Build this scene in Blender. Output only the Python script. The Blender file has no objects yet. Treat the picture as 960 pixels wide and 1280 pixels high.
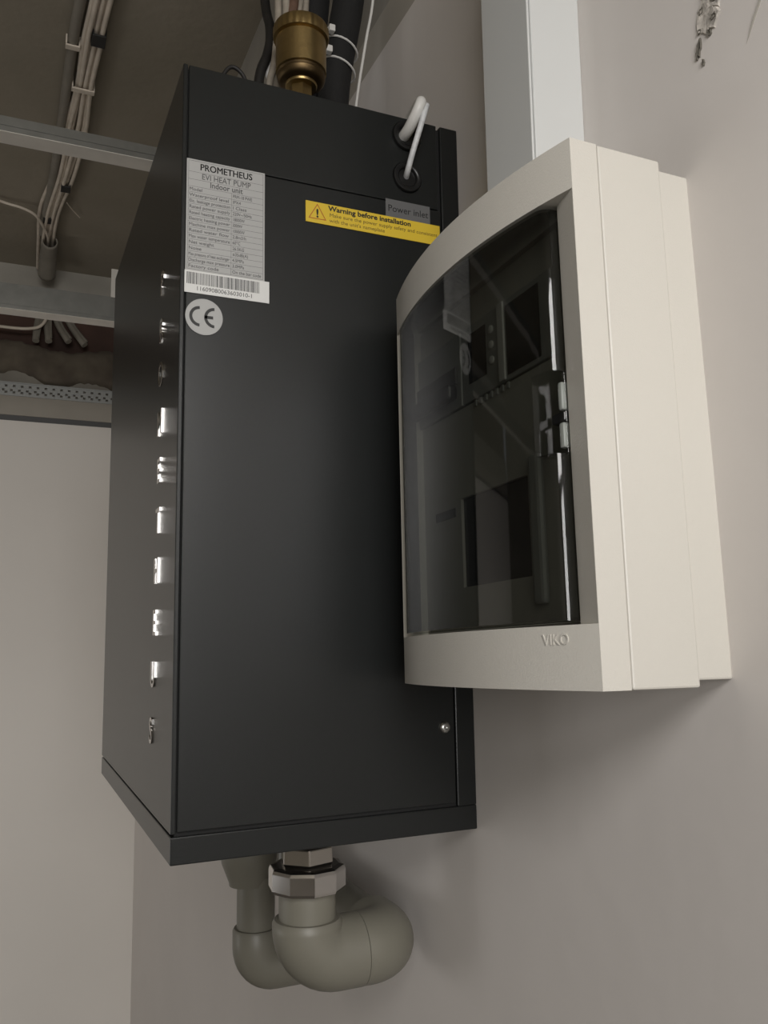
import bpy, bmesh, math, random
from mathutils import Vector, Matrix, Euler
random.seed(7)
S = bpy.context.scene
C = S.collection
# ------------------------------------------------------------------ camera
# world: the mounting wall is the plane x = 0 (room at x < 0), +y runs away from the camera, z up,
# z = 0 is the underside of the heat pump cabinet (1.4 m over the floor)
cam_d = bpy.data.cameras.new('camera'); cam = bpy.data.objects.new('camera', cam_d); C.objects.link(cam)
Rr = Vector((0.91481106, -0.40355937, -0.01614165)); Uu = Vector((-0.04112295, -0.13282944, 0.99028544)); Ff = Vector((0.40178305, 0.90526028, 0.13810939))
mc = Matrix.Identity(4)
for i in range(3):
    mc[i][0] = Rr[i]; mc[i][1] = Uu[i]; mc[i][2] = -Ff[i]
mc.translation = Vector((-0.44221756, -0.77903874, 0.19646062))
cam.matrix_world = mc
cam_d.sensor_fit = 'HORIZONTAL'; cam_d.sensor_width = 36; cam_d.lens = 1071.94390 / 960 * 36
cam_d.clip_start = 0.02; cam_d.clip_end = 50
S.camera = cam
# ------------------------------------------------------------------ world, light, exposure
S.view_settings.view_transform = 'Standard'; S.view_settings.look = 'None'
S.view_settings.gamma = 1; S.view_settings.use_curve_mapping = False
S.view_settings.exposure = 0.0
W = bpy.data.worlds.new('world'); S.world = W; W.use_nodes = True
W.node_tree.nodes['Background'].inputs[0].default_value = (0.85, 0.9, 1, 1)
W.node_tree.nodes['Background'].inputs[1].default_value = 0.3

def area(name, loc, target, sx, sy, power, col):
    l = bpy.data.lights.new(name, 'AREA'); l.shape = 'RECTANGLE'; l.size = sx; l.size_y = sy; l.energy = power; l.color = col
    o = bpy.data.objects.new(name, l); C.objects.link(o); o.location = loc
    o.rotation_euler = (Vector(target) - Vector(loc)).to_track_quat('-Z', 'Y').to_euler()
    return o
# daylight through the rear window; side window and near lamp are added fill
area('window_daylight', (-1.20, -4.60, 0.55), (-1.00, 0, 0.20), 1.7, 1.4, 74, (1, 0.985, 0.965))
area('side_window_daylight', (-2.95, 1.45, -0.45), (0, 1.95, -0.2), 0.9, 0.9, 6.5, (1, 0.98, 0.96))
area('lamp_light', (-0.52, -1.40, 0.78), (-0.1, 0.5, 0.35), 0.6, 0.4, 9.5, (1, 0.975, 0.95))

# ------------------------------------------------------------------ materials
def nodes_of(name):
    m = bpy.data.materials.new(name); m.use_nodes = True
    nt = m.node_tree; return m, nt, nt.nodes['Principled BSDF']
def mat(name, col, rough=0.5, metal=0.0, var=0.0, vscale=8, bump=0.0, bscale=60, spec=None, col2=None, coat=0):
    m, nt, b = nodes_of(name); N, L = nt.nodes, nt.links
    b.inputs['Roughness'].default_value = rough; b.inputs['Metallic'].default_value = metal
    if spec is not None: b.inputs['Specular IOR Level'].default_value = spec
    if coat: b.inputs['Coat Weight'].default_value = coat; b.inputs['Coat Roughness'].default_value = .1
    tc = N.new('ShaderNodeTexCoord')
    if var or col2:
        n = N.new('ShaderNodeTexNoise'); n.inputs['Scale'].default_value = vscale; n.inputs['Detail'].default_value = 5
        L.new(tc.outputs['Object'], n.inputs['Vector'])
        r = N.new('ShaderNodeValToRGB'); r.color_ramp.elements[0].position = .35; r.color_ramp.elements[1].position = .65
        c2 = col2 or tuple(min(1, c * (1 + var)) for c in col); c1 = col if col2 else tuple(c * (1 - var) for c in col)
        r.color_ramp.elements[0].color = (*c1, 1); r.color_ramp.elements[1].color = (*c2, 1)
        L.new(n.outputs['Fac'], r.inputs['Fac']); L.new(r.outputs['Color'], b.inputs['Base Color'])
    else:
        b.inputs['Base Color'].default_value = (*col, 1)
    if bump:
        n = N.new('ShaderNodeTexNoise'); n.inputs['Scale'].default_value = bscale; n.inputs['Detail'].default_value = 4
        L.new(tc.outputs['Object'], n.inputs['Vector'])
        bp = N.new('ShaderNodeBump'); bp.inputs['Strength'].default_value = bump; bp.inputs['Distance'].default_value = .002
        L.new(n.outputs['Fac'], bp.inputs['Height']); L.new(bp.outputs['Normal'], b.inputs['Normal'])
    return m
M = {}
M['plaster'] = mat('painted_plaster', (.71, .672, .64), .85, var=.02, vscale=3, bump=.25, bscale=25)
M['plaster_far'] = mat('painted_plaster_far', (.86, .82, .765), .85, var=.02, vscale=2, bump=.2, bscale=25)  # same wall paint, lightened to carry the stronger light on the far wall
M['raw_plaster'] = mat('raw_plaster', (.34, .32, .28), .95, var=.12, vscale=6, bump=.5, bscale=30)
M['raw_dark'] = mat('bare_masonry', (.10, .055, .042), .95, col2=(.045, .028, .022), vscale=5, bump=.6, bscale=20)
M['mortar'] = mat('rough_mortar', (.17, .145, .11), .95, col2=(.11, .09, .07), vscale=12, bump=.8, bscale=30)
M['concrete'] = mat('concrete_slab', (.235, .208, .158), .92, col2=(.285, .252, .198), vscale=2.5, bump=.6, bscale=40)
M['board'] = mat('board_strip', (.42, .39, .34), .9, var=.04, vscale=10)
M['galv'] = mat('galvanised_steel', (.21, .21, .195), .45, .85, var=.08, vscale=30, bump=.1)  # web copy of the profile steel, darkened to carry its shade
M['galv_white'] = mat('zinc_flange', (.74, .71, .65), .7, 0, var=.05, vscale=20)  # same steel lightened: light on the flange underside put into the colour
M['perf'] = mat('perforated_bead', (.40, .41, .40), .5, .4)
M['floor'] = mat('screed_floor', (.14, .125, .11), .8, var=.1)
M['trunk'] = mat('trunking_plastic', (.62, .63, .62), .45)
M['powder'] = mat('powder_coated_steel', (.0130, .0142, .0140), .28, 0, var=.04, vscale=300, bump=.08, bscale=1500, spec=.42)
M['gap'] = mat('shadow_gap_steel', (.006, .006, .006), .8)
M['chrome'] = mat('chrome', (.70, .68, .66), .12, 1)
M['nickel'] = mat('nickel', (.56, .53, .49), .16, 1)
M['steel'] = mat('screw_steel', (.6, .6, .58), .3, 1)
M['brass'] = mat('brass', (.40, .29, .13), .36, 1, var=.1, vscale=60, bump=.15, bscale=200)
M['brass_dark'] = mat('brass_dark', (.13, .09, .045), .45, 1)
M['rubber'] = mat('black_rubber', (.008, .008, .008), .35)
M['foam'] = mat('black_insulation_foam', (.010, .010, .010), .8, bump=.4, bscale=150)
M['cable_white'] = mat('white_cable', (.72, .71, .68), .45)
M['cable_grey'] = mat('pale_grey_cable', (.62, .63, .64), .5, var=.12, vscale=150)
M['cable_tan'] = mat('dusty_cable', (.62, .55, .46), .6, var=.08, vscale=30)
M['cable_rust'] = mat('rusty_brown_cable', (.13, .075, .05), .7, var=.2, vscale=60)
M['cable_dust'] = mat('dusty_riser_cable', (.36, .32, .265), .65, var=.15, vscale=60)
M['conduit'] = mat('dusty_conduit', (.22, .20, .165), .7, var=.08, vscale=20)
M['tape'] = mat('black_tape', (.012, .011, .01), .6)
M['ppr'] = mat('grey_beige_polypropylene', (.195, .185, .15), .42, var=.02, vscale=30)
M['label'] = mat('silver_label', (.40, .40, .39), .5)
M['label_white'] = mat('white_label', (.68, .68, .66), .5)
M['label_grey'] = mat('grey_tape_label', (.125, .125, .125), .4)
M['yellow'] = mat('yellow_label', (.68, .48, .035), .45)
M['orange'] = mat('orange_print', (.45, .13, .02), .5)
M['ink'] = mat('black_ink', (.012, .012, .012), .5)
M['ink_soft'] = mat('faded_ink', (.07, .07, .07), .5)
M['ink_brown'] = mat('brown_ink', (.16, .11, .02), .5)
M['plastic'] = mat('warm_white_plastic', (.61, .585, .53), .38, bump=.12, bscale=700)
M['inner'] = mat('inner_mask_plastic', (.50, .49, .45), .5)
M['device'] = mat('device_grey', (.36, .37, .36), .5)
M['device_dark'] = mat('device_dark_grey', (.09, .09, .09), .5)
M['black'] = mat('black_plastic', (.006, .006, .006), .25)
M['latch'] = mat('clear_grey_plastic', (.24, .255, .235), .3)
M['sash'] = mat('window_frame_plastic', (.8, .8, .8), .4)

def tinted():
    m, nt, b = nodes_of('smoked_polycarbonate'); N, L = nt.nodes, nt.links
    N.remove(b)
    out = [n for n in N if n.type == 'OUTPUT_MATERIAL'][0]
    t = N.new('ShaderNodeBsdfTransparent'); t.inputs[0].default_value = (.53, .535, .515, 1)
    g = N.new('ShaderNodeBsdfGlossy'); g.inputs['Roughness'].default_value = .04; g.inputs[0].default_value = (1, 1, 1, 1)
    f = N.new('ShaderNodeFresnel'); f.inputs[0].default_value = 1.5
    geo = N.new('ShaderNodeNewGeometry')
    # reflect on outward-facing sides only
    inv = N.new('ShaderNodeMath'); inv.operation = 'SUBTRACT'; inv.inputs[0].default_value = 1
    mul = N.new('ShaderNodeMath'); mul.operation = 'MULTIPLY'
    L.new(geo.outputs['Backfacing'], inv.inputs[1]); L.new(inv.outputs[0], mul.inputs[0]); L.new(f.outputs[0], mul.inputs[1])
    mx = N.new('ShaderNodeMixShader'); L.new(mul.outputs[0], mx.inputs[0]); L.new(t.outputs[0], mx.inputs[1]); L.new(g.outputs[0], mx.inputs[2])
    L.new(mx.outputs[0], out.inputs['Surface'])
    return m
M['smoke'] = tinted()

# ------------------------------------------------------------------ mesh helpers
class MB:
    def __init__(s): s.v = []; s.f = []
    def add(s, v, f, mtx=None):
        n = len(s.v); s.v += [tuple(mtx @ Vector(p)) if mtx else tuple(p) for p in v]; s.f += [tuple(i + n for i in q) for q in f]; return s
    def box(s, x0, x1, y0, y1, z0, z1, bev=0.0, seg=2, mtx=None):
        b = bmesh.new(); bmesh.ops.create_cube(b, size=1)
        for v in b.verts: v.co = Vector((x0 + (v.co.x + .5) * (x1 - x0), y0 + (v.co.y + .5) * (y1 - y0), z0 + (v.co.z + .5) * (z1 - z0)))
        if bev: bmesh.ops.bevel(b, geom=list(b.edges), offset=bev, segments=seg, affect='EDGES', profile=.5)
        b.verts.index_update(); s.add([v.co.copy() for v in b.verts], [[v.index for v in f.verts] for f in b.faces], mtx); b.free(); return s
    def prism(s, poly, z0, z1, mtx=None):      # poly: counter-clockwise (x, y) list
        n = len(poly); v = [(x, y, z0) for x, y in poly] + [(x, y, z1) for x, y in poly]
        f = [tuple(range(n))[::-1], tuple(range(n, 2 * n))] + [(i, (i + 1) % n, n + (i + 1) % n, n + i) for i in range(n)]
        return s.add(v, f, mtx)
    def lathe(s, prof, n=32, c=(0, 0, 0), mtx=None, phase=0.0, wob=None):
        v = []; f = []
        for k, (r, z) in enumerate(prof):
            for i in range(n):
                a = 2 * math.pi * i / n + phase; rr = r * (wob(i, k) if wob else 1)
                v.append((c[0] + rr * math.cos(a), c[1] + rr * math.sin(a), c[2] + z))
        m = len(prof)
        for k in range(m - 1):
            for i in range(n): f.append((k * n + i, k * n + (i + 1) % n, (k + 1) * n + (i + 1) % n, (k + 1) * n + i))
        if prof[0][0] > 1e-6: f.append(tuple(range(n))[::-1])
        if prof[-1][0] > 1e-6: f.append(tuple(range((m - 1) * n, m * n)))
        return s.add(v, f, mtx)
    def tube(s, pts, r, n=10, smooth=6, cap=True):
        P = [Vector(p) for p in pts]; Rd = list(r) if isinstance(r, (list, tuple)) else [r] * len(P)
        if smooth > 1 and len(P) > 2:
            Q = []; Rq = []
            E = [P[0] * 2 - P[1]] + P + [P[-1] * 2 - P[-2]]
            for i in range(len(P) - 1):
                a, b, c, d = E[i:i + 4]
                for k in range(smooth):
                    t = k / smooth
                    Q.append(.5 * ((2 * b) + (c - a) * t + (2 * a - 5 * b + 4 * c - d) * t * t + (3 * b - a - 3 * c + d) * t ** 3)); Rq.append(Rd[i] * (1 - t) + Rd[i + 1] * t)
            Q.append(P[-1]); Rq.append(Rd[-1]); P, Rd = Q, Rq
        v = []; f = []; T0 = (P[1] - P[0]).normalized()
        nrm = T0.orthogonal().normalized()
        for i, p in enumerate(P):
            T = (P[min(i + 1, len(P) - 1)] - P[max(i - 1, 0)]).normalized()
            nrm = (nrm - T * nrm.dot(T)).normalized(); bn = T.cross(nrm)
            for k in range(n):
                a = 2 * math.pi * k / n; v.append(p + (nrm * math.cos(a) + bn * math.sin(a)) * Rd[i])
        for i in range(len(P) - 1):
            for k in range(n): f.append((i * n + k, i * n + (k + 1) % n, (i + 1) * n + (k + 1) % n, (i + 1) * n + k))
        if cap: f += [tuple(range(n))[::-1], tuple(range((len(P) - 1) * n, len(P) * n))]
        return s.add(v, f)
    def text(s, body, size, mtx, ext=.0001, bold=0.0, align='LEFT', width=None, bevel=0.0):
        cu = bpy.data.curves.new('t', 'FONT'); cu.body = body; cu.size = size; cu.extrude = ext; cu.offset = bold; cu.align_x = align; cu.align_y = 'CENTER'
        cu.bevel_depth = bevel; cu.bevel_resolution = 1; cu.resolution_u = 3
        o = bpy.data.objects.new('t', cu); C.objects.link(o); bpy.context.view_layer.update()
        me = bpy.data.meshes.new_from_object(o.evaluated_get(bpy.context.evaluated_depsgraph_get()))
        sc = Matrix.Identity(4)
        if width and len(me.vertices):
            xs = [v.co.x for v in me.vertices]; sc[0][0] = width / (max(xs) - min(xs))
        s.add([v.co.copy() for v in me.vertices], [tuple(p.vertices) for p in me.polygons], mtx @ sc)
        bpy.data.objects.remove(o); bpy.data.meshes.remove(me); bpy.data.curves.remove(cu); return s
    def build(s, name, m, parent=None, smooth=None, origin=None, bevel=0.0):
        """link as ONE object; top-level objects get their origin at the centre of their underside"""
        if parent is None:
            if origin is None:
                xs, ys, zs = zip(*s.v); origin = ((min(xs) + max(xs)) / 2, (min(ys) + max(ys)) / 2, min(zs))
            off = Vector(origin)
        else:
            root = parent
            while root.parent: root = root.parent
            off = Vector((0, 0, 0)) if root.get('_local') else root.location
        me = bpy.data.meshes.new(name); me.from_pydata([tuple(Vector(p) - off) for p in s.v], [], s.f); me.validate(); me.update()
        b = bmesh.new(); b.from_mesh(me); bmesh.ops.recalc_face_normals(b, faces=b.faces); b.to_mesh(me); b.free()
        me.materials.append(m); o = bpy.data.objects.new(name, me); C.objects.link(o)
        if parent: o.parent = parent
        else: o.location = off
        if bevel:
            bv = o.modifiers.new('bevel', 'BEVEL'); bv.width = bevel; bv.segments = 2; bv.limit_method = 'ANGLE'; bv.angle_limit = math.radians(40)
        if smooth:
            for p in me.polygons: p.use_smooth = True
            try: me.set_sharp_from_angle(angle=math.radians(smooth))
            except Exception: pass
        return o
def thing(name, loc, label, cat, group=None):
    o = bpy.data.objects.new(name, None); C.objects.link(o); o.location = loc; o.empty_display_size = .05
    return tag(o, label, cat, group)
def tag(o, label, cat, group=None):
    o['label'] = label; o['category'] = cat
    if group: o['group'] = group
    return o
def struct(o): o['kind'] = 'structure'; return o
def facing(loc, face):
    """matrix for flat lettering: face 'Y' looks towards -y (right = +x); face 'X' looks towards -x (right = -y)"""
    m = Matrix.Identity(4)
    r, u, n = ((1, 0, 0), (0, 0, 1), (0, -1, 0)) if face == 'Y' else ((0, -1, 0), (0, 0, 1), (-1, 0, 0))
    for i in range(3): m[i][0] = r[i]; m[i][1] = u[i]; m[i][2] = n[i]
    m.translation = Vector(loc); return m

# ================================================================== THE SETTING
FL, SLAB, HD, YF, YR, XL = -1.4, 1.5, .982, 2.36, -4.65, -3.0
struct(MB().box(XL - .15, .15, YR - .15, YF + .35, FL - .1, FL).build('floor', M['floor']))
struct(MB().box(XL - .15, .15, YR - .15, YF + .35, SLAB, SLAB + .15).build('ceiling', M['concrete']))
wr = struct(MB().box(0, .15, YR - .15, YF, FL, HD).build('wall_right', M['plaster']))
MB().box(.012, .15, YR - .15, YF, HD, SLAB).build('raw_plaster_band', M['raw_plaster'], wr)
MB().box(.001, .012, YR, YF, HD, HD + .058).build('board_strip', M['board'], wr)
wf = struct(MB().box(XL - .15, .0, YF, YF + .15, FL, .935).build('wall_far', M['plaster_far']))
MB().box(XL, 0, YF + .006, YF + .15, .935, .955).build('recessed_joint', M['device_dark'], wf)  # dark colour stands in for the shadow line in this recess
MB().box(XL, 0, YF + .0, YF + .15, .955, 1.022).build('board_strip', M['board'], wf)
MB().box(XL, 0, YF + .014, YF + .15, 1.022, 1.15).build('raw_plaster_band', M['raw_plaster'], wf)
MB().box(XL, 0, YF + .06, YF + .35, 1.15, 1.40).build('bare_masonry', M['raw_dark'], wf)
MB().box(XL, 0, YF + .005, YF + .15, 1.40, SLAB).build('raw_plaster_band', M['raw_plaster'], wf)
# rear wall with the window that lights the room
WX0, WX1, WZ0, WZ1 = -2.05, -.25, -.2, 1.3
wb = MB(); wb.box(XL, WX0, YR - .15, YR, FL, SLAB); wb.box(WX1, 0, YR - .15, YR, FL, SLAB); wb.box(WX0, WX1, YR - .15, YR, FL, WZ0); wb.box(WX0, WX1, YR - .15, YR, WZ1, SLAB)
struct(wb.build('wall_rear', M['raw_plaster']))
fr = MB()
for a in ((WX0, WX0 + .06, WZ0, WZ1), (WX1 - .06, WX1, WZ0, WZ1), (WX0 + .06, WX1 - .06, WZ0, WZ0 + .06), (WX0 + .06, WX1 - .06, WZ1 - .06, WZ1)): fr.box(a[0], a[1], YR - .1, YR - .04, a[2], a[3])
struct(fr.build('window_1', M['sash']))
LY0, LY1, LZ0, LZ1 = .95, 1.95, -.95, .05
wb = MB(); wb.box(XL - .15, XL, YR - .15, LY0, FL, SLAB); wb.box(XL - .15, XL, LY1, YF, FL, SLAB); wb.box(XL - .15, XL, LY0, LY1, FL, LZ0); wb.box(XL - .15, XL, LY0, LY1, LZ1, SLAB)
struct(wb.build('wall_left', M['raw_plaster']))
fr = MB()
for a in ((LY0, LY0 + .05, LZ0, LZ1), (LY1 - .05, LY1, LZ0, LZ1), (LY0 + .05, LY1 - .05, LZ0, LZ0 + .05), (LY0 + .05, LY1 - .05, LZ1 - .05, LZ1)): fr.box(XL - .1, XL - .04, a[0], a[1], a[2], a[3])
struct(fr.build('window_2', M['sash']))  # unseen window, added to frame the side fill
# perforated metal bead along the far wall
pb = MB(); x = XL + .9; cw, chh = .0085, .0075
cols = int((0 - x) / cw)
for i in range(cols):
    for j in range(6):
        hole = (j in (1, 4) and (i % 3 == 0)) or (j in (2, 3) and ((i + 1) % 3 == 0) and j == 2)
        if hole: continue
        xx = x + i * cw; zz = 1.022 + j * chh
        pb.add([(xx, YF - .003, zz), (xx + cw, YF - .003, zz), (xx + cw, YF - .003, zz + chh), (xx, YF - .003, zz + chh)], [(0, 1, 2, 3)])
o = pb.build('trim_1', M['perf'], origin=(x, YF - .003, 1.022)); struct(o)
sol = o.modifiers.new('s', 'SOLIDIFY'); sol.thickness = .0012
MB().box(x, 0, YF - .006, YF + .004, 1.066, 1.070).build('bead_edge', M['perf'], o)
# rough mortar bedding on the ledge below the bare masonry
def mortar():
    nx, nz = 90, 10; x0, x1 = -1.2, -.01; v = []; f = []; rr = random.Random(3)
    low = [1.088 + .016 * math.sin(i * .35) + .010 * math.sin(i * .13 + 1.0) + rr.uniform(-.004, .004) for i in range(nx + 1)]
    upp = [1.225 + .012 * math.sin(i * .22 + 2) + rr.uniform(-.004, .004) for i in range(nx + 1)]
    for j in range(nz + 1):
        for i in range(nx + 1):
            t = j / nz; z = low[i] * (1 - t) + upp[i] * t
            y = YF + .012 - .022 * math.sin(math.pi * min(1, t * 1.1 + .02)) ** .6 - rr.uniform(0, .007) if 0 < j < nz else YF + .016 + (.06 if j == nz else 0)
            v.append((x0 + (x1 - x0) * i / nx, y, z))
    for j in range(nz):
        for i in range(nx): a = j * (nx + 1) + i; f.append((a, a + 1, a + nx + 2, a + nx + 1))
    return MB().add(v, f)
mortar().build('rough_mortar', M['mortar'], wf, smooth=60)
# chips knocked out of the wall paint at the top right, and a scrape beside them
def blob(cy, cz, ry, rz, rot, rr, n=16, t=.0012):
    v = []; 
    for i in range(n):
        a = 2 * math.pi * i / n; k = rr.uniform(.65, 1.15); yy = ry * k * math.cos(a); zz = rz * k * math.sin(a)
        v.append((cy + yy * math.cos(rot) - zz * math.sin(rot), cz + yy * math.sin(rot) + zz * math.cos(rot)))
    V = [(-t, y, z) for y, z in v] + [(0.0, cy + (y - cy) * 1.12, cz + (z - cz) * 1.12) for y, z in v] + [(-t * .3, cy, cz)]
    F = [(i, (i + 1) % n, 2 * n) for i in range(n)] + [(i, n + i, n + (i + 1) % n, (i + 1) % n) for i in range(n)]
    return V, F
rr = random.Random(5)
m_chip = mat('exposed_render', (.13, .12, .10), .95, bump=.6); m_chip2 = mat('chipped_filler', (.50, .465, .42), .95, var=.3, vscale=120, bump=.8, bscale=200)
b = MB()
for cy, cz, ry, rz, ro in ((-.3655, .6255, .010, .012, .2), (-.371, .642, .013, .014, 0)): b.add(*blob(cy, cz, ry, rz, ro, rr))
b.build('chipped_filler', m_chip2, wr)
b = MB()
for cy, cz, ry, rz, ro in ((-.3740, .6370, .0040, .0050, .3), (-.3560, .6080, .0022, .0070, .25), (-.3715, .6230, .0024, .0026, .3), (-.3665, .6135, .0018, .0030, 0), (-.3610, .6340, .0018, .0028, .5), (-.3595, .5955, .0008, .0022, -.1), (-.3580, .6200, .0016, .0020, 0)):
    b.add(*blob(cy, cz, ry, rz, ro, rr, t=.0016))
b.build('plaster_chip', m_chip, wr)
m_scr = mat('scrape_mark', (.36, .34, .30), .9)
MB().tube([(.0004, -.410, .606), (.0004, -.4035, .596), (.0008, -.393, .578)], [.0014, .0013, .0004], 6, 4).build('scrape', m_scr, wr)
MB().tube([(.0004, -.430, .640), (.0004, -.410, .606)], [.0014, .0014], 6, 1).build('scrape', m_scr, wr)

# ================================================================== CEILING GRID
def furring(y0, y1, z0, z1, label):
    root = thing('ceiling_profile', (-1.2, (y0 + y1) / 2, z0), label, 'metal profile', 'steel ceiling profiles')
    xa, xb, t = -2.6, -.004, .0008
    w = MB(); w.box(xa, xb, y0, y0 + t, z0 + t, z1); w.box(xa, xb, y1 - t, y1, z0 + t, z1)
    w.box(xa, xb, y0 + t, y0 + .006, z1 - t, z1); w.box(xa, xb, y1 - .006, y1 - t, z1 - t, z1)
    w.box(xa, xb, y0 - .0012, y0, z0 + .010, z0 + .0125); 
    w.build('web', M['galv'], root)
    MB().box(xa, xb, y0, y1, z0, z0 + t).build('flange', M['galv_white'], root)
    return root
p1 = furring(.597, .634, HD, 1.008, 'bare steel ceiling profile running behind the top of the dark cabinet, nearer one')
p2 = furring(1.39, 1.436, HD, 1.046, 'bare steel ceiling profile further back, just under the pipe end of the cable run')
MB().box(-.226, -.196, 1.384, 1.389, 1.043, 1.118).build('hanger_tab', M['galv_white'], p2)

# ================================================================== CABLE RUN ON THE SLAB
Z = 1.487
cond = tag(MB().tube([(-.320, .40, Z + .002), (-.348, .92, Z), (-.353, 1.06, Z), (-.357, 1.38, Z), (-.362, 1.65, Z), (-.372, 1.88, Z), (-.378, 2.05, Z)], .0115, 12, 4).build('conduit', M['conduit'], smooth=60),
    'dusty grey conduit on the concrete ceiling left of the pale cables', 'conduit')
runs = [  # (x offsets at y = .4, .92, 1.05, 1.21, 1.40, 1.64, 1.87, 2.10, 2.36)
    (-.300, -.327, -.333, -.333, -.346, -.360, -.389, -.386, -.380),
    (-.292, -.320, -.325, -.327, -.338, -.346, -.366, -.372, -.366),
    (-.285, -.313, -.317, -.322, -.331, -.338, -.358, -.364, -.356),
    (-.278, -.307, -.310, -.316, -.318, -.331, -.349, -.356, -.348),
    (-.270, -.300, -.304, -.309, -.306, -.322, -.342, -.349, -.340),
    (-.263, -.294, -.298, -.303, -.299, -.310, -.336, -.342, -.332)]
ys = (.4, .92, 1.05, 1.21, 1.40, 1.64, 1.87, 2.10, 2.33)
names = ['leftmost pale cable of the ceiling run, bowing out to the left', 'pale ceiling cable, second from the left in the run', 'pale ceiling cable, third from the left in the run', 'pale ceiling cable, third from the right in the run', 'pale ceiling cable, second from the right in the run', 'rightmost pale cable of the ceiling run, next to the bare slab']
for k, rw in enumerate(runs):
    pts = [(x, y, Z - .001 - (.007 if k % 2 else 0) + .003 * math.sin(k + y * 5)) for x, y in zip(rw, ys)]
    tag(MB().tube(pts, .0054, 8, 6).build('ceiling_cable', M['cable_tan'], smooth=60), names[k], 'cable', 'cables clipped along the concrete ceiling')
tag(MB().tube([(-.62, 1.80, Z), (-.50, 1.875, Z), (-.44, 1.88, Z - .008), (-.400, 1.90, Z - .016), (-.372, 1.98, Z - .018), (-.357, 2.06, Z - .018), (-.357, 2.2, Z - .014)], .0040, 8, 6).build('ceiling_cable', M['cable_tan'], smooth=60),
    'single thin cable curving in from the left edge to join the ceiling run', 'cable')
tag(MB().tube([(-.318, 1.80, Z - .006), (-.300, 1.85, Z), (-.273, 1.905, Z + .004)], .0016, 6, 4).build('wire_end', M['cable_tan']), 'loose hair-thin wire end sticking out right of the ceiling cables', 'wire')
def tie(name, y, x0, x1, m, label, w=.012, zt=Z - .018):
    b = MB(); b.box(x0, x1, y - w, y + w, zt, zt + .004, .001); b.box(x0, x0 + .003, y - w, y + w, zt + .004, SLAB - .001); b.box(x1 - .003, x1, y - w, y + w, zt + .004, SLAB - .001)
    return tag(b.build(name, m), label, 'cable tie')
tie('cable_tie', 1.014, -.318, -.289, M['tape'], 'dark tie at the top of the picture gripping the ceiling cables', .020)
tie('cable_clip', 1.062, -.368, -.338, M['cable_tan'], 'pale clip holding the grey conduit beside the dark tie', .008, Z - .014)
tie('cable_tie', 1.208, -.345, -.294, M['cable_tan'], 'pale tie gripping the ceiling cables halfway down the run', .008)
tie('cable_tie', 1.70, -.340, -.314, M['tape'], 'dark tie just below the nearer ceiling profile', .018)
tie('cable_tie', 1.93, -.378, -.355, M['tape'], 'dark tie near the far end of the ceiling cables', .018, Z - .014)
b = MB()   # corrugated pipe end the cables run into
pts = [(-.352, 2.06, 1.468), (-.352, 2.18, 1.462), (-.351, 2.27, 1.440)]
b.tube(pts, [.024, .028, .029], 18, 8, cap=False)
t = thing('pipe_end', (-.352, 2.2, 1.43), 'dusty open pipe end where the ceiling cables reach the far wall', 'pipe')
o = b.build('sleeve', M['conduit'], t, smooth=60); so = o.modifiers.new('s', 'SOLIDIFY'); so.thickness = .003
MB().lathe([(0, 0), (.024, 0), (.024, -.004)], 18, mtx=Matrix.Translation((-.351, 2.262, 1.443)) @ Euler((math.radians(-62), 0, 0)).to_matrix().to_4x4()).build('dark_mouth', M['gap'], t)  # black disc stands in for the shade inside the open pipe
# short cable tails hanging against the bare masonry of the far wall
tails = [((-.350, 2.385, 1.40), (-.372, 2.37, 1.30), (-.376, 2.345, 1.222), 'dusty tail hanging leftmost below the further ceiling profile'),
         ((-.345, 2.385, 1.40), (-.342, 2.37, 1.30), (-.334, 2.345, 1.225), 'dusty tail second from the left below the further ceiling profile'),
         ((-.338, 2.385, 1.40), (-.305, 2.37, 1.30), (-.268, 2.345, 1.232), 'dusty tail slanting down to the right, third of the hanging row'),
         ((-.312, 2.385, 1.40), (-.262, 2.37, 1.30), (-.214, 2.345, 1.226), 'dusty tail slanting furthest to the right over dark masonry')]
for a, b_, c_, lb in tails:
    b = MB(); b.tube([a, b_, c_], [.009, .011, .012], 8, 5); b.tube([(a[0] + .014, a[1] - .004, a[2]), (b_[0] + .012, b_[1] - .004, b_[2]), (c_[0] + .006, c_[1] - .004, c_[2] + .012)], .005, 6, 5)
    tag(b.build('conduit_tail', M['conduit'], smooth=60), lb, 'cable', 'cable tails on the far wall')
tag(MB().tube([(-.62, 2.33, 1.262), (-.49, 2.34, 1.258), (-.40, 2.34, 1.262), (-.355, 2.34, 1.285), (-.33, 2.35, 1.36)], .0055, 8, 6).build('wall_cable', M['cable_tan'], smooth=60), 'thin pale cable crossing the dark masonry from the left edge', 'cable')

# ================================================================== VERTICAL TRUNKING ON THE MOUNTING WALL
tr = thing('cable_trunking', (-.025, -.184, .5235), 'pale vertical cable trunking rising from behind the white breaker box', 'trunking')
MB().box(-.051, -.0, -.2224, -.146, .5235, SLAB, .0012).build('trunking_channel', M['trunk'], tr)
MB().box(-.0535, -.0512, -.2210, -.1475, .5235, SLAB, .0008).build('lid', M['trunk'], tr)

# ================================================================== HEAT PUMP CABINET
D, WD, H = .3026, .557, .75
hp = thing('heat_pump', (-D / 2, WD / 2, 0), 'tall dark grey wall-mounted heat pump cabinet with raised chrome letters', 'heat pump')
P = M['powder']; g = .0022
MB().box(-D + .004, -.0005, .004, WD - .004, .004, H - .003).build('inner_casing', M['gap'], hp)
MB().box(-D, 0, 0, WD, 0, .0235, .0012).build('bottom_tray', P, hp)
MB().box(-.0215, 0, 0, WD, .0235, H, .0012).build('back_frame', P, hp)
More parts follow.
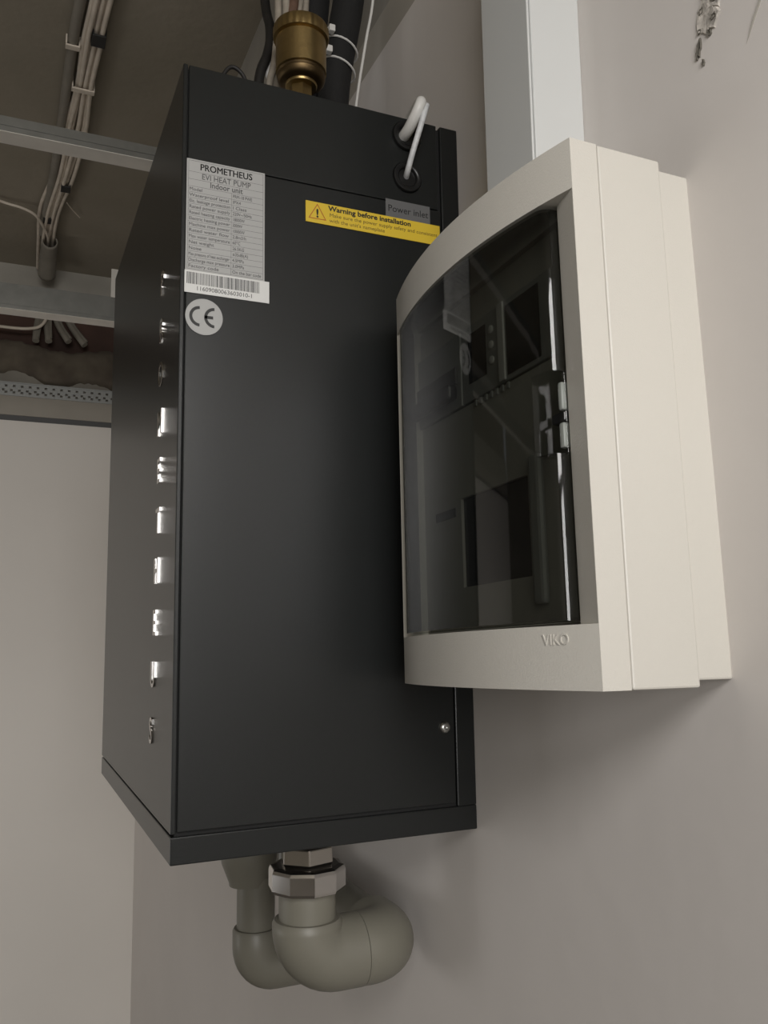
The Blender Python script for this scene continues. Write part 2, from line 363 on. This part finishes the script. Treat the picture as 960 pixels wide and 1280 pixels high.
# front panel with a folded edge that shows on the side
b = MB(); b.box(-D, -D + .0045, 0, WD, .0235 + g, H, .0010); b.build('front_panel', P, hp)
MB().box(-D + .0056, -.0215 - .0012, .0006, .010, .0235 + .0035, .6500, .0010).build('side_panel', P, hp)
MB().box(-D + .0056, -.0215 - .0042, .0006, .010, .6509, H, .0010).build('upper_side_panel', P, hp)
MB().box(-D + .0056, -.0215 - g, WD - .01, WD - .0006, .0235 + g, H, .0010).build('side_panel', P, hp)
MB().box(-D + .0056, -.0216, .0105, WD - .0105, H - .003, H, .0008).build('top_panel', P, hp)
# chrome letters standing on the front panel
lets = [('P', .5605), ('R', .5090), ('O', .4610), ('M', .4100), ('E', .3600), ('T', .3090), ('H', .2590), ('E', .2075), ('U', .1565), ('S', .1020)]
for i, (c, z) in enumerate(lets):
    y = .094 if i < 6 else .094 + (i - 5) * .004
    MB().text(c, .036, facing((-D - .0007, y, z), 'X'), ext=.0007, bold=0, align='CENTER', width=None, bevel=.0003).build('chrome_letter', M['chrome'], hp)['label'] = 'raised chrome letter ' + c
# rating plate, barcode, CE mark
E0 = 1e-5
pl = MB().box(-.2980, -.2208, -.0003, .0006, .5385, .6515).build('rating_plate', M['label'], hp); pl['label'] = 'silver rating plate with printed table'
x0, x1, zt, zb = -.2962, -.2226, .6498, .5400
ln = MB(); yl = -.00036
def hl(z, a=x0, b_=x1, w=.00022): ln.box(a, b_, yl, -.0002, z - w / 2, z + w / 2)
def vl(x, a, b_, w=.00022): ln.box(x - w / 2, x + w / 2, yl, -.0002, a, b_)
rows = [('Model', 'PRM-18 PWE'), ('Waterproof level', 'IPX4'), ('Elc. leakage protection', 'I Class'), ('Rated power supply', '220V~/50Hz'), ('Rated heating capacity', '18000W'), ('Electric heating power', '3000W'),
        ('Machine max power', '10000W'), ('Rated water flow', '2.8m3/h'), ('Max water temperature', '60\u00b0C'), ('Net weight', '26.5KG'), ('Noise', '\u226435dB(A)'), ('Max pressure of heat exchanger', '4.5MPa'), ('Discharge max pressure', '3.0MPa'), ('Factory code', 'On the bar code')]
hz = [zt, zt - .0112, zt - .0190, zt - .0262]; rh = (hz[-1] - zb) / len(rows)
for z in hz: hl(z)
for k in range(1, len(rows) + 1): hl(hz[-1] - k * rh)
vl(x0, zb, zt); vl(x1, zb, zt); xm = x0 + (x1 - x0) * .57; vl(xm, zb, hz[-1])
ln.build('table_lines', M['ink_soft'], pl)
tx = MB(); cx = (x0 + x1) / 2
for dx in (-.00016, 0, .00016): tx.text('PROMETHEUS', .0095, facing((cx + dx, -.0004 - abs(dx) * .1, (hz[0] + hz[1]) / 2), 'Y'), align='CENTER', width=.051)
tx.build('maker_name', M['ink'], pl)
tx = MB(); tx.text('EVI HEAT PUMP', .0082, facing((cx, -.0004, (hz[1] + hz[2]) / 2), 'Y'), align='CENTER', width=.048)
tx.text('Indoor unit', .0080, facing((cx, -.0004, (hz[2] + hz[3]) / 2 + .0003), 'Y'), align='CENTER', width=.032, bold=.00008)
tx.build('heading_print', M['ink_soft'], pl)
tx = MB()
for k, (a, v_) in enumerate(rows):
    z = hz[-1] - (k + .5) * rh
    tx.text(a, .0046, facing((x0 + .0008, -.0004, z), 'Y'), width=min(.0395, .0024 * len(a)) if len(a) > 4 else None)
    tx.text(v_, .0046, facing((xm + .0012, -.0004, z), 'Y'), width=.0019 * len(v_))
tx.build('table_print', M['ink_soft'], pl)
bl = MB().box(-.2985, -.2160, -.0004, .0006, .5165, .5385).build('barcode_label', M['label_white'], hp)
b = MB(); x = -.2965; r2 = random.Random(11)
while x < -.2262:
    w = r2.choice((.0003, .0004, .0006, .0009)); b.box(x, x + w, -.0005, -.0003, .5252, .5368); x += w + r2.choice((.0003, .0004, .0007))
b.build('barcode', M['ink_soft'], bl)
MB().text('11609080063603010-1', .0058, facing((-.2600, -.0005, .5212), 'Y'), align='CENTER', width=.053).build('barcode_number', M['ink_soft'], bl)
ce = MB().lathe([(.0178, 0), (.0178, .0004)], 40, mtx=facing((-.2795, .0, .4940), 'Y')).build('ce_sticker', M['label'], hp); ce['label'] = 'round silver sticker with CE mark'
def arc(bm_, c, r, w, a0, a1, mtx, n=20, t=.0003):
    v = []; f = []
    for i in range(n + 1):
        a = math.radians(a0 + (a1 - a0) * i / n)
        for q in (r - w, r):
            for zz in (0, t): v.append((c[0] + q * math.cos(a), c[1] + q * math.sin(a), zz))
    for i in range(n):
        k = i * 4; f += [(k + 1, k + 5, k + 7, k + 3), (k, k + 1, k + 5, k + 4), (k + 2, k + 3, k + 7, k + 6)]
    bm_.add(v, f, mtx)
def ce_mark(k, mtx):
    b = MB(); arc(b, (-.0035 * k, 0), .0100 * k, .0028 * k, 92, 268, mtx); arc(b, (.0105 * k, 0), .0100 * k, .0028 * k, 92, 268, mtx)
    b.box(.0010 * k, .0090 * k, -.0014 * k, .0014 * k, 0, .0003, mtx=mtx); return b
ce_mark(1.0, facing((-.2795 - .0005, -.00045, .4940), 'Y')).build('ce_mark', M['ink'], ce)
wl = MB().box(-.1780, -.0250, -.0004, .0006, .6095, .6320).build('warning_label', M['yellow'], hp); wl['label'] = 'yellow warning strip'
b = MB(); fm = facing((-.1655, -.0005, .6203), 'Y')
R_, r_ = .0098, .0088
def tri(k): return [(k * math.cos(a) * (1.0), k * math.sin(a) - .0010) for a in (math.pi / 2, math.pi * 7 / 6, math.pi * 11 / 6)]
To, Ti = tri(.0112), tri(.0094)
for i in range(3): j = (i + 1) % 3; b.add([(*To[i], .0001), (*To[j], .0001), (*Ti[j], .0001), (*Ti[i], .0001)], [(0, 1, 2, 3)], fm)
b.build('warning_triangle', M['orange'], wl)
MB().text('!', .0125, facing((-.1655, -.0005, .6195), 'Y'), align='CENTER', bold=.0004).build('exclamation_mark', M['ink'], wl)
MB().text('Warning before installation', .0075, facing((-.1535, -.0005, .6275), 'Y'), bold=.00022, width=.094).build('warning_heading', M['ink'], wl)
b = MB(); b.text('Make sure the power supply safety and consistent', .0056, facing((-.1525, -.0005, .6205), 'Y'), width=.124); b.text("with the unit's nameplate", .0056, facing((-.1525, -.0005, .6145), 'Y'), width=.062)
b.build('warning_print', M['ink_brown'], wl)
tl = MB().box(-.0888, -.0364, -.0003, .0006, .6275, .6520).build('power_inlet_label', M['label_grey'], hp)
MB().text('Power inlet', .0105, facing((-.0626, -.0004, .6415), 'Y'), align='CENTER', width=.047).build('power_inlet_print', M['ink'], tl)
# rubber grommets and the cabinet screw
for gx, gz in ((-.0625, .7285), (-.0630, .6805)):
    o = MB().lathe([(.0168, 0), (.0172, .0015), (.0160, .0035), (.0125, .0040), (.0105, .0025), (.0100, -.002)], 36, mtx=facing((gx, .0004, gz), 'Y')).build('grommet', M['rubber'], hp, smooth=50)
sc = MB().lathe([(.0060, 0), (.0058, .0015), (.0045, .0030), (.0025, .0036), (.0022, .0036), (.0020, .0020), (0, .0020)], 24, mtx=facing((-.0339, .0006, .101), 'Y')).build('screw', M['steel'], hp, smooth=40)

# the two leads leaving the grommets and bending back over the cabinet
tag(MB().tube([(-.0655, .004, .7280), (-.0650, -.010, .7300), (-.0635, -.022, .7370), (-.0600, -.029, .7480), (-.0560, -.022, .7565), (-.0520, .004, .7600), (-.0500, .030, .7580), (-.0490, .060, .7570)], .0060, 14, 8).build('power_cable', M['cable_white'], smooth=60),
    'thick white cable looping out of the upper grommet over the cabinet top', 'cable')
tag(MB().tube([(-.0627, .004, .6810), (-.0654, -.008, .6852), (-.0642, -.018, .7002), (-.0600, -.026, .7212), (-.0549, -.030, .7411), (-.0505, -.026, .7520), (-.0455, -.012, .7560), (-.0420, .004, .7545), (-.0400, .030, .7535)], .0031, 12, 8).build('sensor_cable', M['cable_grey'], smooth=60),
    'thin pale grey cable rising from the lower grommet over the cabinet edge', 'cable')

# ================================================================== BRASS AIR VENT ON THE CABINET TOP
vx, vy = -.159, .070
av = thing('air_vent', (vx, vy, H), 'brass automatic air vent with knurled cap on top of the dark cabinet', 'air vent')
MB().lathe([(.0150, H), (.0150, .772), (.0125, .774), (.0125, .8045)], 6, (vx, vy, 0), phase=.35).build('hex_stem', M['brass'], av)
MB().lathe([(.0125, .8040), (.0172, .8048), (.0180, .8060), (.0180, .8078)], 32, (vx, vy, 0)).build('neck', M['brass'], av, smooth=40)
MB().lathe([(.010, .8075), (.0225, .8085), (.0262, .812), (.0275, .8165), (.0258, .8185), (.0270, .8205)], 40, (vx, vy, 0)).build('lower_ring', M['brass_dark'], av, smooth=40)
MB().lathe([(.0262, .8205), (.0285, .8220), (.0285, .8600), (.0270, .8615)], 48, (vx, vy, 0)).build('vent_body', M['brass'], av, smooth=40)
MB().lathe([(.0275, .8615), (.0312, .8625), (.0318, .8650), (.0318, .8740), (.0300, .8775), (.010, .8790), (.010, .886), (.008, .887)], 96, (vx, vy, 0), wob=lambda i, k: 1 - (.025 if (i // 2) % 2 and k in (2, 3) else 0)).build('knurled_cap', M['brass'], av, smooth=25)

# ================================================================== PIPES AND LEADS BEHIND THE CABINET TOP
tag(MB().tube([(-.113, .218, H), (-.105, .218, .90), (-.091, .218, 1.045), (-.075, .218, 1.25), (-.070, .225, 1.49)], .0215, 20, 6).build('insulated_pipe', M['foam'], smooth=60), 'black foam-insulated pipe directly behind the brass vent', 'pipe', 'black insulated pipes over the cabinet')
tag(MB().tube([(-.083, .185, H), (-.0755, .185, .90), (-.052, .185, 1.045), (-.034, .185, 1.25), (-.030, .19, 1.49)], .0208, 20, 6).build('insulated_pipe', M['foam'], smooth=60), 'black foam-insulated pipe carrying two white ties, nearer the wall', 'pipe', 'black insulated pipes over the cabinet')
def strap(x, z, dz, label):
    t = thing('zip_tie', (x, .185, z), label, 'cable tie', 'white ties on the black pipe')
    pts = [(x + .0225 * math.cos(a) , .185 + .0225 * math.sin(a), z + dz * math.cos(a) * .5) for a in [2 * math.pi * i / 24 for i in range(24)]]
    MB().tube(pts + [pts[0]], .0014, 6, 1).build('strap', M['cable_white'], t)
    MB().box(x - .0245, x - .0165, .158, .167, z + abs(dz) * .5 - .004, z + abs(dz) * .5 + .005, .001).build('head', M['cable_white'], t)
strap(-.0665, .955, -.016, 'upper white plastic tie around the black pipe')
strap(-.0705, .925, -.016, 'lower white plastic tie around the black pipe')
tag(MB().tube([(-.058, .160, .845), (-.050, .160, .90), (-.040, .160, .96), (-.0285, .160, 1.03), (-.022, .170, 1.15), (-.015, .18, 1.49)], .0019, 8, 6).build('white_cord', M['cable_white'], smooth=60), 'thin white cord hanging along the right side of the black pipes', 'cord')
bk = [([(-.200, .118, H), (-.193, .123, .840), (-.181, .130, .880), (-.172, .150, .93), (-.168, .20, 1.05), (-.185, .22, 1.49)], .0060, M['tape'], 'black lead slanting up on the left of the brass vent'),
      ([(-.185, .115, H), (-.182, .12, .830), (-.176, .12, .862), (-.172, .12, .905), (-.168, .13, .950), (-.163, .16, 1.05), (-.168, .2, 1.49)], .0042, M['cable_dust'], 'pale cable left of the brass vent, running off the top'),
      ([(-.178, .125, H), (-.176, .13, .83), (-.181, .13, .858), (-.176, .13, .872), (-.168, .13, .850), (-.164, .13, .8), (-.163, .13, H)], .0030, M['cable_white'], 'small white cable loop left of the brass vent'),
      ([(-.171, .125, H), (-.172, .125, .82), (-.168, .125, .86), (-.163, .13, .92), (-.155, .14, .99), (-.153, .2, 1.49)], .0050, M['cable_dust'], 'dusty cable rising just behind the vent cap, second from the left'),
      ([(-.150, .135, H), (-.154, .135, .87), (-.156, .135, .92), (-.147, .135, .96), (-.144, .15, 1.03), (-.138, .205, 1.49)], .0065, M['cable_rust'], 'rusty brown cable twisting up behind the vent cap'),
      ([(-.143, .150, H), (-.148, .150, .88), (-.150, .150, .93), (-.137, .150, .965), (-.130, .16, 1.05), (-.122, .185, 1.49)], .0058, M['cable_dust'], 'dusty cable twisting over the rusty brown one behind the vent cap'),
      ([(-.128, .165, H), (-.131, .165, .88), (-.124, .165, .97), (-.118, .175, 1.05), (-.105, .185, 1.49)], .0060, M['cable_dust'], 'dusty cable pressed against the black insulated pipe')]
for pts, r, m_, lb in bk: tag(MB().tube(pts, r, 10, 6).build('riser_cable', m_, smooth=60), lb, 'cable', 'cables rising behind the cabinet')

tag(MB().tube([(-.262, .03, .7515), (-.256, .03, .770), (-.249, .03, .7795), (-.241, .03, .7785), (-.234, .03, .770), (-.229, .03, .7515)], .0022, 8, 5).build('cable_loop', M['tape'], smooth=60), 'small black wire loop lying on the cabinet top left of the vent', 'wire')
# unseen lamp body, added behind the camera to dress near_fill_light
wl_ = thing('work_lamp', (-.52, -1.40, .78), 'grey rectangular work lamp hanging from the slab behind the camera', 'lamp')
lm = Matrix.Translation((-.52, -1.40, .78)) @ (Vector((-.1, .5, .35)) - Vector((-.52, -1.40, .78))).to_track_quat('-Z', 'Y').to_matrix().to_4x4()
MB().box(-.31, .31, -.21, .21, .004, .05, .006, mtx=lm).build('housing', M['device_dark'], wl_)
MB().tube([(-.52, -1.44, .82), (-.52, -1.44, SLAB)], .008, 8, 1).build('hanger_rod', M['steel'], wl_)

# ================================================================== WATER PIPES UNDER THE CABINET
def arcpts(c, r, a0, a1, ax1, ax2, n=10):
    c, ax1, ax2 = Vector(c), Vector(ax1), Vector(ax2)
    return [c + ax1 * r * math.cos(math.radians(a0 + (a1 - a0) * i / n)) + ax2 * r * math.sin(math.radians(a0 + (a1 - a0) * i / n)) for i in range(n + 1)]
px_, py_ = -.1435, .105
w1 = thing('water_pipe', (px_, py_, -.17), 'thick grey-beige plastic water pipe with chrome union nut under the cabinet', 'pipe')
MB().lathe([(.0225, 0), (.0225, -.020)], 28, (px_, py_, 0)).build('threaded_stub', M['nickel'], w1, smooth=40)
MB().lathe([(.0245, -.018), (.0285, -.021), (.0290, -.036), (.0265, -.041)], 6, (px_, py_, 0), phase=.28).build('hex_nut', M['nickel'], w1, bevel=.0012)
MB().lathe([(.0330, -.0395), (.0385, -.0405), (.0400, -.0445), (.0400, -.0610), (.0380, -.0645), (.031, -.066)], 10, (px_, py_, 0), phase=.18).build('union_nut', M['chrome'], w1, bevel=.0010)
MB().lathe([(.0292, -.060), (.0292, -.094)], 40, (px_, py_, 0)).build('pipe_adapter', M['ppr'], w1, smooth=40)
er = .0360; zc = -.1310
b = MB(); pts = [Vector((px_, py_, -.0925)), Vector((px_, py_, -.0965))] + arcpts((px_ + .030, py_, zc + .030), .030, 180, 270, (1, 0, 0), (0, 0, 1)) + [Vector((-.0880, py_, zc))]
b.tube(pts, [er - .0025, er] + [er] * 11 + [er], 40, 1); b.build('pipe_elbow', M['ppr'], w1, smooth=50)
b = MB(); pts = [Vector((-.0872, py_, zc))] + arcpts((-.0872 + .008, py_ + .026, zc), .026, 270, 360, (1, 0, 0), (0, 1, 0)) + [Vector((-.0532, py_ + .045, zc))]
b.tube([(-.0874, py_, zc)] + pts, [er - .0012, er - .0003] + [er] * 11 + [er], 40, 1); b.build('pipe_elbow', M['ppr'], w1, smooth=50)
MB().tube([(-.0532, py_ + .04, zc), (-.0512, py_ + .50, zc)], .0286, 32, 1).build('wall_run', M['ppr'], w1, smooth=50)
qx, qy = -.1105, .42
w2 = thing('water_pipe', (qx, qy, -.28), 'slimmer grey-beige plastic pipe further back, left of the union nut', 'pipe')
MB().lathe([(.0385, 0), (.0385, -.100), (.0370, -.112), (.0270, -.137), (.0265, -.141)], 32, (qx - .010, qy, 0)).build('pipe_socket', M['ppr'], w2, smooth=40)
MB().lathe([(.0258, -.130), (.0258, -.202)], 32, (qx, qy, 0)).build('pipe_length', M['ppr'], w2, smooth=40)
z2 = -.2480; e2 = .0312
pts = [Vector((qx, qy, -.1970)), Vector((qx, qy, -.200))] + arcpts((qx + .026, qy, z2 + .026), .026, 180, 270, (1, 0, 0), (0, 0, 1)) + [Vector((-.050, qy, z2)), Vector((-.0005, qy, z2))]
MB().tube(pts, [e2 - .002, e2] + [e2] * 13, 36, 1).build('pipe_elbow', M['ppr'], w2, smooth=50)
MB().tube([(qx + .030, qy - .012, -.06), (qx + .030, qy - .014, -.13), (qx + .034, qy - .012, -.19), (qx + .042, qy - .012, -.24)], .0022, 8, 4).build('drain_wire', M['cable_white'], w2)

# ================================================================== WHITE BREAKER BOX
BW, BH, d1, d2, d3, bow = .2849, .3679, .0315, .0860, .1084, .0204
bx = thing('breaker_box', (0, -.3492, .1573), 'white wall-mounted breaker box with curved front and smoked transparent door', 'breaker box')
bx.rotation_euler = (-.0302, .0101, -.0049); bx['_local'] = 1
bx.location.x = .0002
PLm = M['plastic']
def prof(u): s = u / BW; return d3 + bow * 4 * s * (1 - s)
MB().box(-d1, 0, .0035, BW - .0035, .0045, BH - .0045, .0015).build('back_box', PLm, bx)
MB().box(-d2 + .0004, -d1, 0, BW, 0, BH, .0015).build('middle_shell', PLm, bx)
MB().box(-d2 - .001, -d2 + .002, .002, .0145, .002, BH - .002).build('seam_rail', M['inner'], bx)
U0, U1, H0, H1 = .0250, .2720, .0440, .3280
# one-piece front cover: bowed slab with the door window cut through it (strips beside the door slope inwards)
n = 28; poly = [(-d2 - .0006, 0)] + [(-prof(BW * i / n), BW * i / n) for i in range(n + 1)] + [(-d2 - .0006, BW)]
cut = MB().prism([(-.2, .0005), (-d3, .0005), (-.1040, U0 - .0006), (-.05, U0 - .0006), (-.05, U1 + .0006), (-.1060, U1 + .0006), (-d3, BW - .0005), (-.2, BW - .0005)][::-1], H0 - .003, H1 + .003).build('cutter', PLm, bx)
fcv = MB().prism(poly[::-1], 0, BH).build('front_cover', PLm, bx)
bo = fcv.modifiers.new('b', 'BOOLEAN'); bo.object = cut; bo.operation = 'DIFFERENCE'; bo.solver = 'EXACT'
bpy.context.view_layer.update()
me2 = bpy.data.meshes.new_from_object(fcv.evaluated_get(bpy.context.evaluated_depsgraph_get()))
fcv.modifiers.clear(); fcv.data = me2; bpy.data.objects.remove(cut)
for p_ in me2.polygons: p_.use_smooth = True
try: me2.set_sharp_from_angle(angle=math.radians(25))
except Exception: pass
bv = fcv.modifiers.new('bevel', 'BEVEL'); bv.width = .0009; bv.segments = 2; bv.limit_method = 'ANGLE'; bv.angle_limit = math.radians(30)
MB().text('VIKO', .0100, Matrix.Translation((-prof(.034) - .0002, .034, .0318)) @ facing((0, 0, 0), 'X') @ Euler((0, math.radians(12.3), 0)).to_matrix().to_4x4(), ext=.0004, align='CENTER', width=.0225).build('embossed_logo', PLm, bx)
# inner mask with device openings (plane d = .085)
dm = .0865
def bxp(b_, u0, u1, h0, h1, da, db, bev=.0): return b_.box(-db, -da, u0, u1, h0, h1, bev)
im = MB()
rects = [(U0, BW - .012, H0, .0800), (U0, .0990, .0800, .1560), (.2030, BW - .012, .0800, .1560), (U0, BW - .012, .1560, .2340), (U0, .0560, .2340, .3020), (.2780, BW - .0125, .2340, .3020), (U0, BW - .012, .3020, H1)]
im.v = []; 
for u0, u1, h0, h1 in rects: bxp(im, u0, u1, h0, h1, dm, dm + .003)
im.build('inner_mask', M['inner'], bx)
bxp(MB(), .0990, .2030, .0800, .1560, dm - .0002, dm + .0003).build('blank_slot', M['black'], bx)  # black sheet painted in for the darkness of the lower opening
bxp(MB(), .2120, .2500, .1420, .1500, dm + .003, dm + .0034).build('dark_slot', M['device_dark'], bx)
b = MB(); bxp(b, .0760, .0900, .0580, .1680, dm + .003, dm + .0095, .003); b.build('door_rib', M['device'], bx)  # rib added to imitate a vertical reflection in the smoked door
br = bxp(MB(), .1900, .2770, .2350, .3010, dm, dm + .006, .001).build('main_breaker', M['device'], bx)
bxp(MB(), .1960, .2750, .2420, .2560, dm + .006, dm + .016, .003).build('breaker_lever', M['black'], br)
bxp(MB(), .1960, .2750, .2560, .2720, dm + .006, dm + .008, .001).build('lever_slot', M['device_dark'], br)
rl = bxp(MB(), .0560, .1890, .2350, .3015, dm, dm + .005, .001).build('protection_relay', M['device'], bx)
bxp(MB(), .1480, .1770, .2500, .2930, dm + .005, dm + .0056).build('small_display', M['black'], rl)
bxp(MB(), .0700, .1160, .2390, .2960, dm + .005, dm + .0056).build('large_display', M['black'], rl)
bxp(MB(), .1180, .1270, .2360, .3010, dm + .005, dm + .0072, .0008).build('light_strip', M['label_white'], rl)
for k in range(3): MB().lathe([(.0034, 0), (.0034, .0012), (.0024, .0018)], 16, mtx=Matrix.Translation((-dm - .005, .1390, .2850 - k * .0130)) @ facing((0, 0, 0), 'X')).build('button', M['label_white'], rl, smooth=40)
for k in range(7): bxp(MB(), .1170 + k * .0085, .1205 + k * .0085, .2290, .2345, dm + .003, dm + .0046, .0006).build('terminal_rib', M['device'], rl)
# smoked door: outer surface follows the bow, near edge rounded, latch recess in it
def door_d(u, h):
    r = .0075; d = prof(u) + .0006
    if u - U0 < r: d -= r * (1 - math.sqrt(max(0, 1 - ((r - (u - U0)) / r) ** 2)))
    if U1 - u < .006: d -= .006 * (1 - math.sqrt(max(0, 1 - ((.006 - (U1 - u)) / .006) ** 2)))
    if .1545 < h < .2105 and u < .0425: d = min(d, .1085) - .0030
    return d
us = [U0 + (.0075) * (1 - math.cos(math.pi / 2 * i / 6)) for i in range(7)] + [.0355, .0385, .0420, .0430] + [.0430 + (U1 - .006 - .0430) * i / 24 for i in range(1, 25)] + [U1 - .006 + .006 * math.sin(math.pi / 2 * i / 5) for i in range(1, 6)]
hs = [H0, H0 + .004, H0 + .03, .12, .1540, .1550, .18, .2100, .2110, .25, .30, H1 - .004, H1]
v = []; f = []
for h in hs:
    for u in us: v.append((-door_d(u, h), u, h))
nu = len(us)
for j in range(len(hs) - 1):
    for i in range(nu - 1): a = j * nu + i; f.append((a, a + 1, a + nu + 1, a + nu))
# border return going inwards
dm2 = .0975; ring = [j * nu for j in range(len(hs))] + [(len(hs) - 1) * nu + i for i in range(1, nu)] + [j * nu + nu - 1 for j in range(len(hs) - 2, -1, -1)] + [i for i in range(nu - 2, 0, -1)]
base = len(v)
for q in ring: v.append((-min(dm2, -v[q][0] - .0005), v[q][1], v[q][2]))
for k in range(len(ring)): k2 = (k + 1) % len(ring); f.append((ring[k], ring[k2], base + k2, base + k))
dr = MB().add(v, f).build('smoked_door', M['smoke'], bx, smooth=35)
so = dr.modifiers.new('s', 'SOLIDIFY'); so.thickness = .0020; so.offset = -1
dr['label'] = 'smoked transparent door'
lt = MB(); bxp(lt, .0255, .0305, .1840, .2040, .1000, .1082, .002); bxp(lt, .0255, .0310, .1580, .1760, .1000, .1082, .002)
lt.build('latch', M['latch'], bx, smooth=40)
bxp(MB(), .0255, .0400, .1765, .1835, .1000, .1070, .001).build('latch_tongue', M['black'], bx)  # black block in place of the dark gap between the latch pieces
for o in (bx,): del o['_local']
